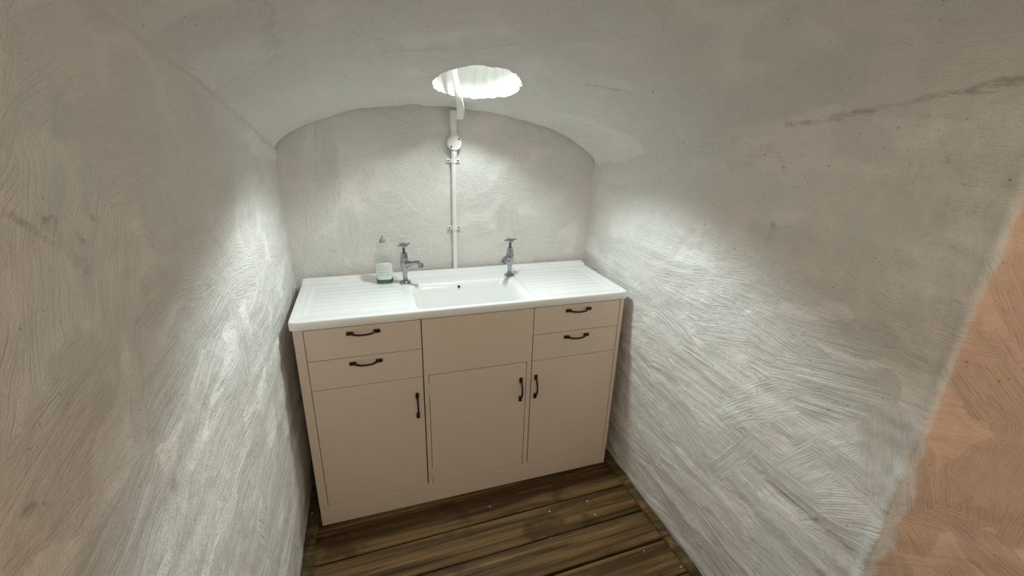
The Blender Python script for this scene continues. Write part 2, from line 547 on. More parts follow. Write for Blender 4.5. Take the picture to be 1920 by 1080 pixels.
plaster('wall_right', uv, f, right_pos,
        make_patches(-0.03, LR + 0.75, 0, 1.7, 0.125, ang_r, amp_wall, 5),
        lambda U, V: 0.58 + 0.42 * sstep(1.30, 1.02, V), pink_right, st_r, seed=3, edgefn=edge_right, band=0.0058)

# left wall
LL = YB - YJL
def left_pos(U, V, h):
    th = math.radians(40)
    q = np.clip(U - LL, 0, None)
    y = YB - np.minimum(U, LL) - q * math.cos(th)
    x = XL - q * math.sin(th)
    return np.stack([x + h, y, V], 1)
def ang_l(u, v, r):
    y = YB - u
    if y < -0.75 and v > 1.25:
        return r.normal(0.9, 0.35) * -1
    if y < -0.6 and v < 1.25:
        return r.choice([r.normal(-0.35, 0.2), r.normal(0.05, 0.2), r.normal(-1.2, 0.3)], p=[0.45, 0.35, 0.2])
    return r.normal(-0.04, 0.2) if r.random() < 0.72 else r.normal(1.35, 0.3)
uv, f = grid(np.arange(-0.03, LL + 0.6, STEP), np.arange(-0.03, 1.80, STEP), flip=True)
def pink_left(U, V):  # pink tint painted in for warm light at the near end
    return 0.55 * sstep(1.38, 1.66, U + 0.35 * fbm(U * 5, V * 5, 3, 81)) * (0.6 + 0.4 * vnoise(U * 30, V * 30, 5))
def edge_left(U, V):
    zs = np.interp(YB - U, _yk, _zl)
    d = V - zs + 0.012 + 0.010 * fbm(U * 6, V * 0, 2, 12)
    return 0.009 * np.exp(-(d / 0.018) ** 2) - 0.004 * np.exp(-((d + 0.045) / 0.025) ** 2) - 0.024 * sstep(0.28, 0.0, V)
st_l = [(YB + 0.91, 1.42, YB + 0.90, 1.417, 0.010, 0.8), (YB + 0.825, 1.412, YB + 0.81, 1.406, 0.007, 0.7), (YB + 0.865, 1.402, YB + 0.855, 1.39, 0.008, 0.7),
        (YB + 1.068, 1.196, YB + 1.06, 1.192, 0.007, 0.9), (YB + 0.824, 0.998, YB + 0.82, 0.99, 0.008, 0.8), (YB + 0.96, 1.44, YB + 0.91, 1.40, 0.004, 0.6),
        (YB + 0.90, 1.40, YB + 0.86, 1.35, 0.010, 0.35)]
plaster('wall_left', uv, f, left_pos,
        make_patches(-0.03, LL + 0.6, 0, 1.75, 0.115, ang_l, amp_wall, 15),
        lambda U, V: 0.65 + 0.35 * sstep(1.35, 1.0, V), pink_left, st_l, seed=43, edgefn=edge_left, band=0.0052)

# back wall
def back_pos(U, V, h):
    return np.stack([U, YB - h * 0.7, V], 1)
def ang_b(u, v, r):
    if u < 0.16 or u > 1.2: return r.normal(1.55, 0.15)
    return r.normal(-0.1, 0.35) if r.random() < 0.7 else r.uniform(0, 3.1)
uv, f = grid(np.arange(-0.06, 1.38, STEP), np.arange(-0.03, 1.70, STEP), flip=False)
st_b = [(0.13, 1.025, 0.14, 1.02, 0.006, 0.6)]
plaster('wall_back', uv, f, back_pos, make_patches(-0.05, 1.38, 0.75, 1.65, 0.13, ang_b, lambda u, v: 0.0018, 25),
        lambda U, V: np.full(len(U), 0.8), None, st_b, seed=71, und=0.6)

# vaulted ceiling with a round hole, springing line rising towards the viewer
def vault_z(x, y):
    t = (x - XL) / (XR - XL)
    zs = np.interp(y, _yk, _zl) * (1 - t) + np.interp(y, _yr, _zr) * t
    s = np.abs(2 * t - 1)
    rise = 0.200
    return zs + rise * np.clip(1 - s ** 2.2, 0, 1) ** 0.75 - 0.6 * np.clip(s - 1, 0, 1) + 0.030 * np.clip((y - 0.422 + 0.03 * fbm(x * 7, y * 0, 2, 44)) / 0.05, 0, 2) ** 2
HX, HY = 0.672, 0.105
def hole_r(th):
    rx, ry = 0.148, 0.166
    base = 1.0 / np.sqrt((np.cos(th) / rx) ** 2 + (np.sin(th) / ry) ** 2)
    c, s = np.cos(th), np.sin(th)
    return base + 0.009 * fbm(c * 4 + 9, s * 4 + 9, 2, 7) + 0.008 * fbm(c * 16 + 9, s * 16 + 9, 2, 8)
def build_ceiling():
    CS = 0.005
    sx, sy = 44, 48
    xs = HX + CS * np.arange(-146, 139)
    ys = HY + CS * np.arange(-290, 81)
    uv, f = grid(xs, ys)
    fc = uv[f].mean(axis=1)
    keep = ~((np.abs(fc[:, 0] - HX) < sx * CS) & (np.abs(fc[:, 1] - HY) < sy * CS))
    f = f[keep]
    ny = len(ys)
    ix0, iy0 = 146, 290
    ring = []
    for k in range(-sx, sx): ring.append((ix0 + k, iy0 - sy))
    for k in range(-sy, sy): ring.append((ix0 + sx, iy0 + k))
    for k in range(sx, -sx, -1): ring.append((ix0 + k, iy0 + sy))
    for k in range(sy, -sy, -1): ring.append((ix0 - sx, iy0 + k))
    idx = np.array([a * ny + b for a, b in ring])
    n = len(idx)
    P0 = uv[idx]
    th = np.arctan2(P0[:, 1] - HY, P0[:, 0] - HX)
    P1 = np.stack([HX + hole_r(th) * np.cos(th), HY + hole_r(th) * np.sin(th)], 1)
    K = 22
    allp = [uv]; prev = idx; base = len(uv); newf = [f]
    for k in range(1, K + 1):
        t = k / K
        allp.append(P0 * (1 - t) + P1 * t)
        cur = base + np.arange(n); base += n
        a, b = prev, np.roll(prev, -1); c, d = np.roll(cur, -1), cur
        newf.append(np.stack([a, b, c, d], 1))
        prev = cur
    uv = np.concatenate(allp); f = np.concatenate(newf)
    # drop unused inner vertices
    used = np.zeros(len(uv), bool); used[f.ravel()] = True
    rem = np.cumsum(used) - 1
    rim = rem[prev]
    uv = uv[used]; f = rem[f]
    f = f[:, ::-1]
    def lip(U, V):
        r = np.hypot(U - HX, V - HY); t = np.arctan2(V - HY, U - HX)
        d = r - hole_r(t)
        return 0.004 * np.exp(-(d / 0.012) ** 2) * (0.4 + vnoise(U * 60, V * 60, 3))
    def pos(U, V, h):
        return np.stack([U, V, vault_z(U, V) - h], 1)
    st = [(0.98, -0.10, 1.16, -0.22, 0.006, 0.8), (0.62, -0.17, 0.70, -0.24, 0.006, 0.45), (0.97, 0.06, 0.972, 0.062, 0.006, 0.8), (0.36, -0.13, 0.52, -0.14, 0.012, 0.25),
          (0.10, -0.20, 0.16, -0.60, 0.018, 0.25)]
    o = plaster('ceiling', uv, f, pos,
                make_patches(-0.05, 1.37, -1.35, 0.5, 0.15, lambda u, v, r: r.uniform(0, 3.14), lambda u, v: 0.0016, 35),
                lambda U, V: np.full(len(U), 0.62), lambda U, V: 0.0 * U, st, seed=91, edgefn=lip)
    P = np.empty(len(uv) * 3, np.float32); o.data.vertices.foreach_get('co', P); P = P.reshape(-1, 3)[rim]
    return P
RIM = build_ceiling()

# shaft rising from the rim of the hole
def build_shaft():
    n = len(RIM)
    c = np.array([HX, HY])
    lev = [0, 0.004, 0.010, 0.018, 0.028, 0.04, 0.055, 0.07, 0.09, 0.115, 0.14, 0.17, 0.20, 0.24, 0.28]
    pts = []; uvs = []
    th = np.arctan2(RIM[:, 1] - HY, RIM[:, 0] - HX)
    o = np.argsort(th); R = RIM[o]; th = th[o]
    for k, z in enumerate(lev):
        zz = R[:, 2] * (1 - z / 0.28) + z / 0.28 * 1.96
        g = 1.0 + 0.02 * min(1, z / 0.03)
        pert = 0.0 if k == 0 else 0.006 * fbm(th * 4, np.full(n, z * 20), 2, 3) * 2
        xy = c + (R[:, :2] - c) * (g + np.asarray(pert) / 0.15)[..., None] if k else R[:, :2]
        pts.append(np.column_stack([xy, zz])); uvs.append(np.column_stack([th * 0.15, np.full(n, z)]))
    P = np.concatenate(pts); uv = np.concatenate(uvs)
    f = []
    for k in range(len(lev) - 1):
        a = k * n + np.arange(n); b = k * n + (np.arange(n) + 1) % n
        f.append(np.stack([a, a + n, b + n, b], 1))
    f = np.concatenate(f)
    nb = len(P)
    P = np.vstack([P, [HX, HY, 1.96]]); uv = np.vstack([uv, [0, 0.4]])
    last = (len(lev) - 1) * n
    cap = [[last + k, nb, last + (k + 1) % n, last + k] for k in range(0)]
    ob = plaster('ceiling_shaft', uv, f, lambda U, V, h: P[:len(U)] + 0 * h[:, None],
                 make_patches(-0.5, 0.5, 0, 0.3, 0.08, lambda u, v, r: r.normal(1.4, 0.3), lambda u, v: 0.002, 45),
                 lambda U, V: np.ones(len(U)), None, (), seed=11)
    bm = bmesh.new()
    bmesh.ops.create_circle(bm, cap_ends=True, radius=0.175, segments=40, matrix=Matrix.Translation((HX, HY, 1.955)))
    cp = obj('ceiling_shaft_top', bm, M_PVC)
    cp['kind'] = 'structure'
build_shaft()

# ------------------------------------------------------------------ floor: dark void, decking planks, edging boards
bm = bmesh.new()
add_box(bm, (-0.5, -1.9, -0.09), (1.9, 0.55, -0.045))
floor = obj('floor', bm, M_SUB)
floor['kind'] = 'structure'

def plank_mesh(L, W, T, ribs):
    prof = []
    x0 = -W / 2
    prof.append((x0, -T)); prof.append((x0, -0.004)); prof.append((x0 + 0.004, 0.0))
    if ribs:
        n = ribs; a = x0 + 0.012; b = W / 2 - 0.012; p = (b - a) / n
        for k in range(n):
            s = a + k * p
            d = 0.0016 + 0.0007 * math.sin(k * 2.3)
            prof += [(s, 0.0), (s + p * 0.12, -d), (s + p * 0.34, -d), (s + p * 0.46, 0.0)]
    prof.append((W / 2 - 0.004, 0.0)); prof.append((W / 2, -0.004)); prof.append((W / 2, -T))
    bm = bmesh.new()
    nx = 8
    rings = [[bm.verts.new((-L / 2 + L * i / nx, y, z + (0.0007 * math.sin(i * 1.9 + y * 30)))) for y, z in prof] for i in range(nx + 1)]
    for a, b in zip(rings[:-1], rings[1:]):
        for k in range(len(prof)):
            bm.faces.new((a[k], b[k], b[(k + 1) % len(prof)], a[(k + 1) % len(prof)]))
    bm.faces.new(rings[0]); bm.faces.new(list(reversed(rings[-1])))
    bmesh.ops.recalc_face_normals(bm, faces=bm.faces)
    return bm
ROT = math.radians(0.9)
# (gap centre towards the viewer, gap width)
edges = [(0.435, 0.005), (0.287, 0.005), (0.139, 0.005), (-0.009, 0.004), (-0.157, 0.007), (-0.3055, 0.004), (-0.4505, 0.013), (-0.600, 0.006), (-0.748, 0.006),
         (-0.896, 0.005), (-1.044, 0.005), (-1.192, 0.005), (-1.340, 0.005), (-1.488, 0.005), (-1.636, 0.005)]
for i, ((ya, ga), (yb, gb)) in enumerate(zip(edges[:-1], edges[1:])):
    W = (ya - ga / 2) - (yb + gb / 2)
    yc = ((ya - ga / 2) + (yb + gb / 2)) / 2
    o = obj('plank', plank_mesh(1.318 if yc > -1.0 else 1.31, W, 0.030, 0 if i == 3 else 7), M_PLANK, floor)
    o.location = (0.652, yc, -0.001 + 0.0015 * math.sin(i * 2.1))
    o.rotation_euler = (0, 0, ROT)

def edging(x, w, top, y0, y1, name):
    bm = bmesh.new()
    n = 26
    rings = []
    for i in range(n + 1):
        y = y0 + (y1 - y0) * i / n
        j = 0.0022 * math.sin(i * 1.7) + 0.0015 * math.sin(i * 4.1)
        rings.append([bm.verts.new(p) for p in ((x - w / 2, y, -0.04), (x - w / 2, y, top - 0.003), (x - w / 2 + 0.003, y, top), (x + w / 2 - 0.003 + j, y, top + j * 0.4), (x + w / 2 + j, y, top - 0.003), (x + w / 2, y, -0.04))])
    for a, b in zip(rings[:-1], rings[1:]):
        for k in range(6):
            bm.faces.new((a[k], b[k], b[(k + 1) % 6], a[(k + 1) % 6]))
    bm.faces.new(rings[0]); bm.faces.new(list(reversed(rings[-1])))
    bmesh.ops.recalc_face_normals(bm, faces=bm.faces)
    o = obj(name, bm, M_EDGE)
    o['kind'] = 'structure'
    return o
edging(1.331, 0.040, 0.008, -1.02, 0.44, 'trim_1')
edging(-0.026, 0.040, 0.008, -1.20, 0.44, 'trim_2')

# ------------------------------------------------------------------ sink cabinet
CX0, CX1, FY, CH = 0.0103, 1.2957, 0.0057, 0.868
cab = empty('sink_cabinet', (0.653, 0.22, 0.0))
tag(cab, 'cream painted sink base cabinet with four drawers, three doors and dark bow handles', 'cabinet')
def cobj(name, bm, mat, parent, **kw):
    bmesh.ops.translate(bm, verts=bm.verts, vec=(-0.653, -0.22, 0))
    return obj(name, bm, mat, parent, **kw)
bm = bmesh.new()
add_box(bm, (CX0, FY, 0.095), (0.0415, FY + 0.022, CH), 0.0012)
add_box(bm, (1.2785, FY, 0.095), (CX1, FY + 0.022, CH), 0.0012)
add_box(bm, (CX0 + 0.001, FY + 0.020, 0.0), (CX0 + 0.019, 0.435, CH), 0.0008)
add_box(bm, (CX1 - 0.019, FY + 0.020, 0.0), (CX1 - 0.001, 0.435, CH), 0.0008)
add_box(bm, (CX0 + 0.018, 0.425, 0.05), (CX1 - 0.018, 0.435, 0.86))
cobj('carcass', bm, M_CAB, cab)
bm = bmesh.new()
add_box(bm, (0.0425, FY + 0.013, 0.097), (1.2775, FY + 0.024, CH - 0.001))  # added sheet whose dark colour stands for the shade in the gaps
o = cobj('gap_shade_backing', bm, M_GAP, cab); o['label'] = 'added near-black panel painting the shade in the gaps between drawer and door fronts'
bm = bmesh.new()
add_box(bm, (CX0, FY + 0.0012, 0.0), (CX1, FY + 0.020, 0.0965), 0.0025)
cobj('plinth', bm, M_CAB, cab)
# centre fixed panel with its two stiles round the middle door
bm = bmesh.new()
for lo_, hi_ in (((0.4405, 0.6285), (0.8835, CH - 0.003)),):
    add_box(bm, (lo_[0], FY, lo_[1]), (hi_[0], FY + 0.016, hi_[1]), 0.0010)
add_box(bm, (0.4405, FY, 0.099), (0.4575, FY + 0.016, 0.6292), 0.0008)
add_box(bm, (0.8640, FY, 0.099), (0.8835, FY + 0.016, 0.6292), 0.0008)
cobj('front_panel', bm, M_CAB, cab)

def handle_bm():
    """bow handle lying along X, face plate at y = 0, bow standing out to -y"""
    bm = bmesh.new()
    for s in (-1, 1):
        add_box(bm, (s * 0.0455 - 0.0118, -0.0070, -0.0066), (s * 0.0455 + 0.0118, 0.0, 0.0066), 0.0022)
    N = 18
    pts = []; secs = []
    for i in range(N + 1):
        t = -1 + 2 * i / N
        x = 0.043 * t
        y = -0.0035 - 0.0225 * (1 - abs(t) ** 2.6) ** 0.9
        pts.append((x, y, 0))
        w = 0.0088 - 0.0022 * (1 - t * t)
        secs.append([(a, b) for a, b in rrect(0.0056, w, 0.0022, 3)])
    add_sweep(bm, pts, secs)
    return bm
HM = None
def handle(parent, x, z, vertical=False):
    global HM
    if HM is None:
        o = obj('handle', handle_bm(), M_BRONZE, parent, smooth=True, angle=40)
        HM = o.data
        o['label'] = 'dark bronze bow handle'
    else:
        o = bpy.data.objects.new('handle', HM); link(o, parent)
        o['label'] = 'dark bronze bow handle'
    o.location = (x - 0.653, FY - 0.22 - 0.0002, z)
    if vertical: o.rotation_euler = (0, math.radians(90), 0)
    return o
def front(name, x0, x1, z0, z1, dy=0.0):
    bm = bmesh.new()
    add_box(bm, (x0, FY + dy, z0), (x1, FY + 0.0165 + dy, z1), 0.0011)
    return cobj(name, bm, M_CAB, cab)
G = 0.0018
for x0, x1, hx in ((0.0425, 0.4382, 0.236), (0.8858, 1.2775, 1.081)):
    for z0, z1, hz in ((0.7465, CH - 0.003, 0.841), (0.6275, 0.7445, 0.7215)):
        d = front('drawer', x0 + G * 0.4, x1 - G * 0.7, z0, z1, 0.0005 if z0 > 0.7 else 0.0)
        handle(d, hx, hz)
d = front('door', 0.0425 + G * 0.5, 0.4382 - G, 0.0994, 0.6255, 0.0004); handle(d, 0.411, 0.502, True)
d2 = front('door', 0.4595, 0.8618, 0.0994, 0.6258, 0.0002); handle(d2, 0.839, 0.500, True)
d3 = front('door', 0.8858 + G * 0.7, 1.2775 - G * 0.5, 0.0994, 0.6255, 0.0004); handle(d3, 0.906, 0.503, True)
for hz in (0.563, 0.155):
    bm = bmesh.new()
    for k in range(3):
        add_lathe(bm, [(0.0028, -0.0082), (0.0036, -0.0075), (0.0036, 0.0075), (0.0028, 0.0082)], 12, Matrix.Translation((0.4586, FY - 0.0015, hz + (k - 1) * 0.0175)))
    add_box(bm, (0.4515, FY - 0.0008, hz - 0.027), (0.4585, FY + 0.0004, hz + 0.027))
    add_box(bm, (0.4587, FY - 0.0008, hz - 0.027), (0.4665, FY + 0.0004, hz + 0.027))
    cobj('hinge', bm, M_CAB, d2)

# ------------------------------------------------------------------ sink top: one moulded piece with basin, drainers and back ledge
WX0, WX1, WY0, WY1, WZ, WT = 0.0, 1.3092, 0.0, 0.4520, 0.900, 0.0315
def rr_sdf(x, y, cx, cy, hx, hy, r):
    qx = np.abs(x - cx) - hx + r; qy = np.abs(y - cy) - hy + r
    return np.hypot(np.maximum(qx, 0), np.maximum(qy, 0)) + np.minimum(np.maximum(qx, qy), 0) - r
def top_z(x, y):
    d = rr_sdf(x, y, (WX0 + WX1) / 2, (WY0 + WY1) / 2, (WX1 - WX0) / 2, (WY1 - WY0) / 2, 0.020)
    z = np.zeros_like(x)
    # back ledge
    z += 0.0075 * sstep(0.404, 0.412, y) + 0.0045 * sstep(0.427, 0.434, y)
    # slightly raised rim at the front and sides
    z += 0.0022 * sstep(-0.030, -0.020, d)
    # drainers: sunk panels with raised ribs
    for cx, hx in ((0.225, 0.180), (1.075, 0.180)):
        s = rr_sdf(x, y, cx, 0.205, hx, 0.165, 0.022)
        z -= 0.0032 * sstep(0.004, -0.012, s)
        rib = 0.5 + 0.5 * np.cos((y - 0.055) / 0.040 * 2 * np.pi)
        mask = sstep(-0.020, -0.030, s)
        z += 0.0008 * sstep(0.35, 0.9, rib) * mask
    # basin
    s = rr_sdf(x, y, 0.6475, 0.157, 0.221, 0.137, 0.050)
    prof = sstep(0.006, -0.045, s)
    z -= 0.135 * prof ** 1.25
    # soft outer edge
    z -= np.where(d > -0.0042, 0.0042 - np.sqrt(np.maximum(0.0042 ** 2 - (d + 0.0042) ** 2, 0)), 0)
    return z
def build_top():
    xs = np.unique(np.concatenate([np.linspace(WX0, WX1, 300), np.linspace(WX0, WX0 + 0.012, 8), np.linspace(WX1 - 0.012, WX1, 8)]))
    ys = np.unique(np.concatenate([np.linspace(WY0, WY1, 130), np.linspace(WY0, WY0 + 0.012, 8), np.linspace(WY1 - 0.012, WY1, 8)]))
    A, B = np.meshgrid(xs, ys, indexing='ij')
    X, Y = A.copy(), B.copy()
    # pull corners of the grid on to the rounded outline
    r = 0.020
    for cx, cy, sx, sy in ((WX0 + r, WY0 + r, -1, -1), (WX1 - r, WY0 + r, 1, -1), (WX0 + r, WY1 - r, -1, 1), (WX1 - r, WY1 - r, 1, 1)):
        dx = (A - cx) * sx; dy = (B - cy) * sy
        m = (dx > 0) & (dy > 0)
        mx = np.maximum(dx, dy); ln = np.hypot(dx, dy) + 1e-9
        X = np.where(m, cx + sx * dx * mx / ln, X); Y = np.where(m, cy + sy * dy * mx / ln, Y)
    Z = WZ + top_z(X, Y)
    nu, nv = X.shape
    V = np.stack([X.ravel(), Y.ravel(), Z.ravel()], 1)
    i, j = np.meshgrid(np.arange(nu - 1), np.arange(nv - 1), indexing='ij')
    a = (i * nv + j).ravel()
    F = np.stack([a, a + nv, a + nv + 1, a + 1], 1)
    rim = [i * nv for i in range(nu)] + [(nu - 1) * nv + j for j in range(1, nv)] + [i * nv + nv - 1 for i in range(nu - 2, -1, -1)] + [j for j in range(nv - 2, 0, -1)]
    rim = np.array(rim); n = len(rim)
    prev = rim; vs = [V]; fs = [F]; base = len(V)
    for dz, inset in ((WT - 0.003, 0.0), (WT, 0.003), (WT, 0.012)):
        R = V[rim].copy()
        c = np.array([(WX0 + WX1) / 2, (WY0 + WY1) / 2])
        R[:, 0] -= np.sign(R[:, 0] - c[0]) * inset * (np.abs(R[:, 0] - c[0]) > 0.6)
        R[:, 1] -= np.sign(R[:, 1] - c[1]) * inset * (np.abs(R[:, 1] - c[1]) > 0.2)
        R[:, 2] = WZ - dz
        cur = base + np.arange(n); base += n
        vs.append(R)
        fs.append(np.stack([prev, cur, np.roll(cur, -1), np.roll(prev, -1)], 1)[:, ::-1])
        fs[-1] = fs[-1][:, ::-1]
        prev = cur
    V = np.concatenate(vs); F = np.concatenate(fs)
    V = V - np.array([0.653, 0.226, 0.868])
    me = bpy.data.meshes.new('moulded_top')
    me.from_pydata(V.tolist(), [], F.tolist())
    me.polygons.foreach_set('use_smooth', [True] * len(me.polygons))
    bmm = bmesh.new(); bmm.from_mesh(me); bmesh.ops.recalc_face_normals(bmm, faces=bmm.faces); bmm.to_mesh(me); bmm.free()
    me.set_sharp_from_angle(angle=math.radians(50))
    me.materials.append(M_SINK)
    o = bpy.data.objects.new('moulded_top', me)
    return o
sink = empty('kitchen_sink', (0.653, 0.226, 0.868))
tag(sink, 'glossy white moulded sink top with central basin and ribbed drainers on both sides', 'sink')
link(build_top(), sink)
# overflow hole on the rear basin wall
bm = bmesh.new()
add_lathe(bm, [(0.0052, -0.004), (0.0052, 0.0012), (0.0040, 0.0016), (0.0036, -0.002)], 16, Matrix.Rotation(math.radians(78), 4, 'X'))
o = obj('overflow', bm, M_DARKHOLE, sink, loc=(0.637 - 0.653, 0.2815 - 0.226, 0.882 - 0.868))
o['label'] = 'small black overflow hole in the rear wall of the basin'
# waste outlet at the bottom of the basin
bm = bmesh.new()
add_lathe(bm, [(0.034, 0.0), (0.035, 0.0022), (0.029, 0.0028), (0.024, -0.001), (0.005, -0.0015)], 28)
obj('waste', bm, M_CHROME, sink, smooth=True, angle=40, loc=(0.0, 0.157 - 0.226, 0.7655 - 0.868))

# ------------------------------------------------------------------ taps
def make_tap(name, loc, dirx, diry, turn, label):
    t = empty(name, loc)
    t.scale = (1.07, 1.07, 1.07)
    tag(t, label, 'tap', 'pillar taps on the sink top')
    bm = bmesh.new()
    add_lathe(bm, [(0.0215, 0.0), (0.0222, 0.0018), (0.0205, 0.0050), (0.0150, 0.0085), (0.0100, 0.0130), (0.0082, 0.022), (0.0088, 0.036), (0.0112, 0.052), (0.0142, 0.066),
                   (0.0162, 0.076), (0.0168, 0.085), (0.0158, 0.094), (0.0142, 0.0965)], 32)
    obj('body', bm, M_CHROME, t, smooth=True, angle=50)
    bm = bmesh.new()
    add_lathe(bm, [(0.0138, 0.0960), (0.0145, 0.0985), (0.0140, 0.104), (0.0120, 0.120), (0.0108, 0.1245), (0.0066, 0.1262)], 12)
    obj('headgear_cover', bm, M_CHROME, t, smooth=True, angle=25)
    bm = bmesh.new()
    add_lathe(bm, [(0.0050, 0.1255), (0.0050, 0.140), (0.0062, 0.1415), (0.0062, 0.1445)], 16)
    o = obj('spindle', bm, M_DARKSTEM, t, smooth=True, angle=40); o['label'] = 'dark spindle'
    # spout
    bm = bmesh.new()
    d = Vector((dirx, diry, 0)).normalized()
    path = [(0.004, 0.074), (0.014, 0.0775), (0.026, 0.0820), (0.040, 0.0870), (0.054, 0.0912), (0.066, 0.0935), (0.075, 0.0930), (0.0800, 0.0895), (0.0815, 0.0840)]
    rad = [0.0140, 0.0125, 0.0106, 0.0090, 0.0082, 0.0080, 0.0084, 0.0092, 0.0095]
    add_sweep(bm, [d * a + Vector((0, 0, z)) for a, z in path], [circ(r, 18) for r in rad])
    obj('spout', bm, M_CHROME, t, smooth=True, angle=50)
    bm = bmesh.new()
    M = Matrix.Translation(d * 0.0815 + Vector((0, 0, 0.0755)))
    add_lathe(bm, [(0.0092, 0.0), (0.0106, 0.0012), (0.0106, 0.0085), (0.0098, 0.0100)], 18, M)
    obj('nozzle', bm, M_CHROME, t, smooth=True, angle=40)
    # cross head: hub with four tapered arms
    bm = bmesh.new()
    add_lathe(bm, [(0.0060, 0.1440), (0.0078, 0.1460), (0.0082, 0.1540), (0.0070, 0.1590), (0.0050, 0.1635), (0.0018, 0.1650)], 20)
    for k in range(4):
        a = turn + k * math.pi / 2
        e = Vector((math.cos(a), math.sin(a), 0))
        add_sweep(bm, [e * 0.004 + Vector((0, 0, 0.1555)), e * 0.013 + Vector((0, 0, 0.1560)), e * 0.024 + Vector((0, 0, 0.1560)), e * 0.0275 + Vector((0, 0, 0.1560)), e * 0.029 + Vector((0, 0, 0.1560))],
                  [circ(0.0045, 12), circ(0.0038, 12), circ(0.0034, 12), circ(0.0028, 12), circ(0.0012, 12)])
    obj('cross_handle', bm, M_CHROME, t, smooth=True, angle=45)
    return t
make_tap('pillar_tap', (0.416, 0.337, 0.9003), 0.62, -0.62, 0.5, 'chrome cross-head pillar tap standing beside the green-based bottle, spout turned right')
make_tap('pillar_tap', (0.883, 0.330, 0.9003), -0.50, -0.70, 0.15, 'chrome cross-head pillar tap right of the basin, spout turned left, nothing standing beside it')

# ------------------------------------------------------------------ washing-up bottle
bt = empty('soap_bottle', (0.333, 0.366, 0.9003), math.radians(-4))
tag(bt, 'clear squeeze bottle of washing-up liquid with a little green left, standing beside the left tap', 'bottle')
# half width, half depth by height
BP = [(0.0, 0.030, 0.019), (0.003, 0.0345, 0.0215), (0.010, 0.0360, 0.0225), (0.030, 0.0358, 0.0225), (0.060, 0.0365, 0.0228), (0.085, 0.0375, 0.0230), (0.100, 0.0372, 0.0228), (0.115, 0.0350, 0.0220),
      (0.135, 0.0285, 0.0200), (0.155, 0.0215, 0.0175), (0.168, 0.0165, 0.0150), (0.172, 0.0135, 0.0130), (0.178, 0.0125, 0.0125)]
def oval(a, b, n=40, p=2.5):
    out = []
    for k in range(n):
        t = 2 * math.pi * k / n
        c, s = math.cos(t), math.sin(t)
        out.append((a * math.copysign(abs(c) ** (2 / p), c), b * math.copysign(abs(s) ** (2 / p), s)))
    return out
def bott(zs):
    z, a, b = zip(*BP)
    return np.interp(zs, z, a), np.interp(zs, z, b)
def loft(bm, levels, cap=True):
    rings = []
    for z, a, b in levels:
        rings.append([bm.verts.new((x, y, z)) for x, y in oval(a, b)])
    n = len(rings[0])
    for p, q in zip(rings[:-1], rings[1:]):
        for k in range(n):
            bm.faces.new((p[k], p[(k + 1) % n], q[(k + 1) % n], q[k]))
    if cap:
        bm.faces.new(list(reversed(rings[0]))); bm.faces.new(rings[-1])
bm = bmesh.new()
outer = BP
inner = [(max(z, 0.0018) if z < 0.17 else z - 0.0015, a - 0.0011, b - 0.0011) for z, a, b in BP]
loft(bm, outer)
loft(bm, inner)
bm.normal_update()
nf = len(bm.faces) // 2
bm.faces.ensure_lookup_table()
for q in bm.faces[nf:]:
    q.normal_flip()
obj('bottle_body', bm, M_PET, bt, smooth=True, angle=50)
bm = bmesh.new()
loft(bm, [(0.0022, 0.0282, 0.0172), (0.004, 0.0328, 0.0198), (0.010, 0.0344, 0.0208), (0.0240, 0.0343, 0.0208)])
o = obj('soap', bm, M_LIQ, bt, smooth=True, angle=40); o['label'] = 'shallow green washing-up liquid'
bm = bmesh.new()
zs = np.linspace(0.0165, 0.092, 14); ks = np.linspace(-1, 1, 19)
vr = []
for z in zs:
    a, b = bott(z)
    row = []
    tz = (z - 0.0165) / (0.092 - 0.0165)
    lim = 0.93 if tz < 0.8 else 0.93 * (1 - 0.35 * ((tz - 0.8) / 0.2) ** 2)
    if tz < 0.12: lim = 0.93 * (0.80 + 0.20 * (tz / 0.12) ** 0.5)
    for k in ks:
        u = k * lim if not (tz > 0.8 and k < 0) else k * lim * (1 - 0.25 * (tz - 0.8) / 0.2)
        x = u * a
        y = -b * max(0.0, 1 - abs(u) ** 2.5) ** (1 / 2.5) - 0.0007
        row.append(bm.verts.new((x, y, z)))
    vr.append(row)
for p, q in zip(vr[:-1], vr[1:]):
    for k in range(len(ks) - 1):
        bm.faces.new((p[k], p[k + 1], q[k + 1], q[k]))
o = obj('label', bm, M_LABEL, bt, smooth=True); o['label'] = 'white paper label with rows of small faded print'
bm = bmesh.new()
add_lathe(bm, [(0.0135, 0.1745), (0.0140, 0.1760), (0.0132, 0.1800), (0.0085, 0.1900), (0.0050, 0.1945), (0.0040, 0.1960), (0.0042, 0.2000), (0.0030, 0.2030)], 28)
o = obj('cap', bm, M_CAP, bt, smooth=True, angle=45); o['label'] = 'pale green pointed cap'

# ------------------------------------------------------------------ electrical conduit on the back wall
PX, PYW = 0.656, 0.4635
cd = empty('wiring_conduit', (PX, PYW, 0.91))
tag(cd, 'white wiring conduit with round junction box running up the back wall into the ceiling', 'conduit')
def dobj(name, bm, mat=M_PVC, parent=None, **kw):
    bmesh.ops.translate(bm, verts=bm.verts, vec=(-PX, -PYW, -0.91))
    return obj(name, bm, mat, parent or cd, smooth=True, angle=40, **kw)
py = PYW - 0.013
bm = bmesh.new()
add_lathe(bm, [(0.0105, 0.915), (0.0105, 1.425)], 20, Matrix.Translation((PX - 0.001, py, 0)))
dobj('pipe', bm)
bm = bmesh.new()
add_lathe(bm, [(0.0118, 1.408), (0.0128, 1.410), (0.0128, 1.438), (0.0118, 1.442)], 20, Matrix.Translation((PX + 0.001, py, 0)))
dobj('collar', bm)
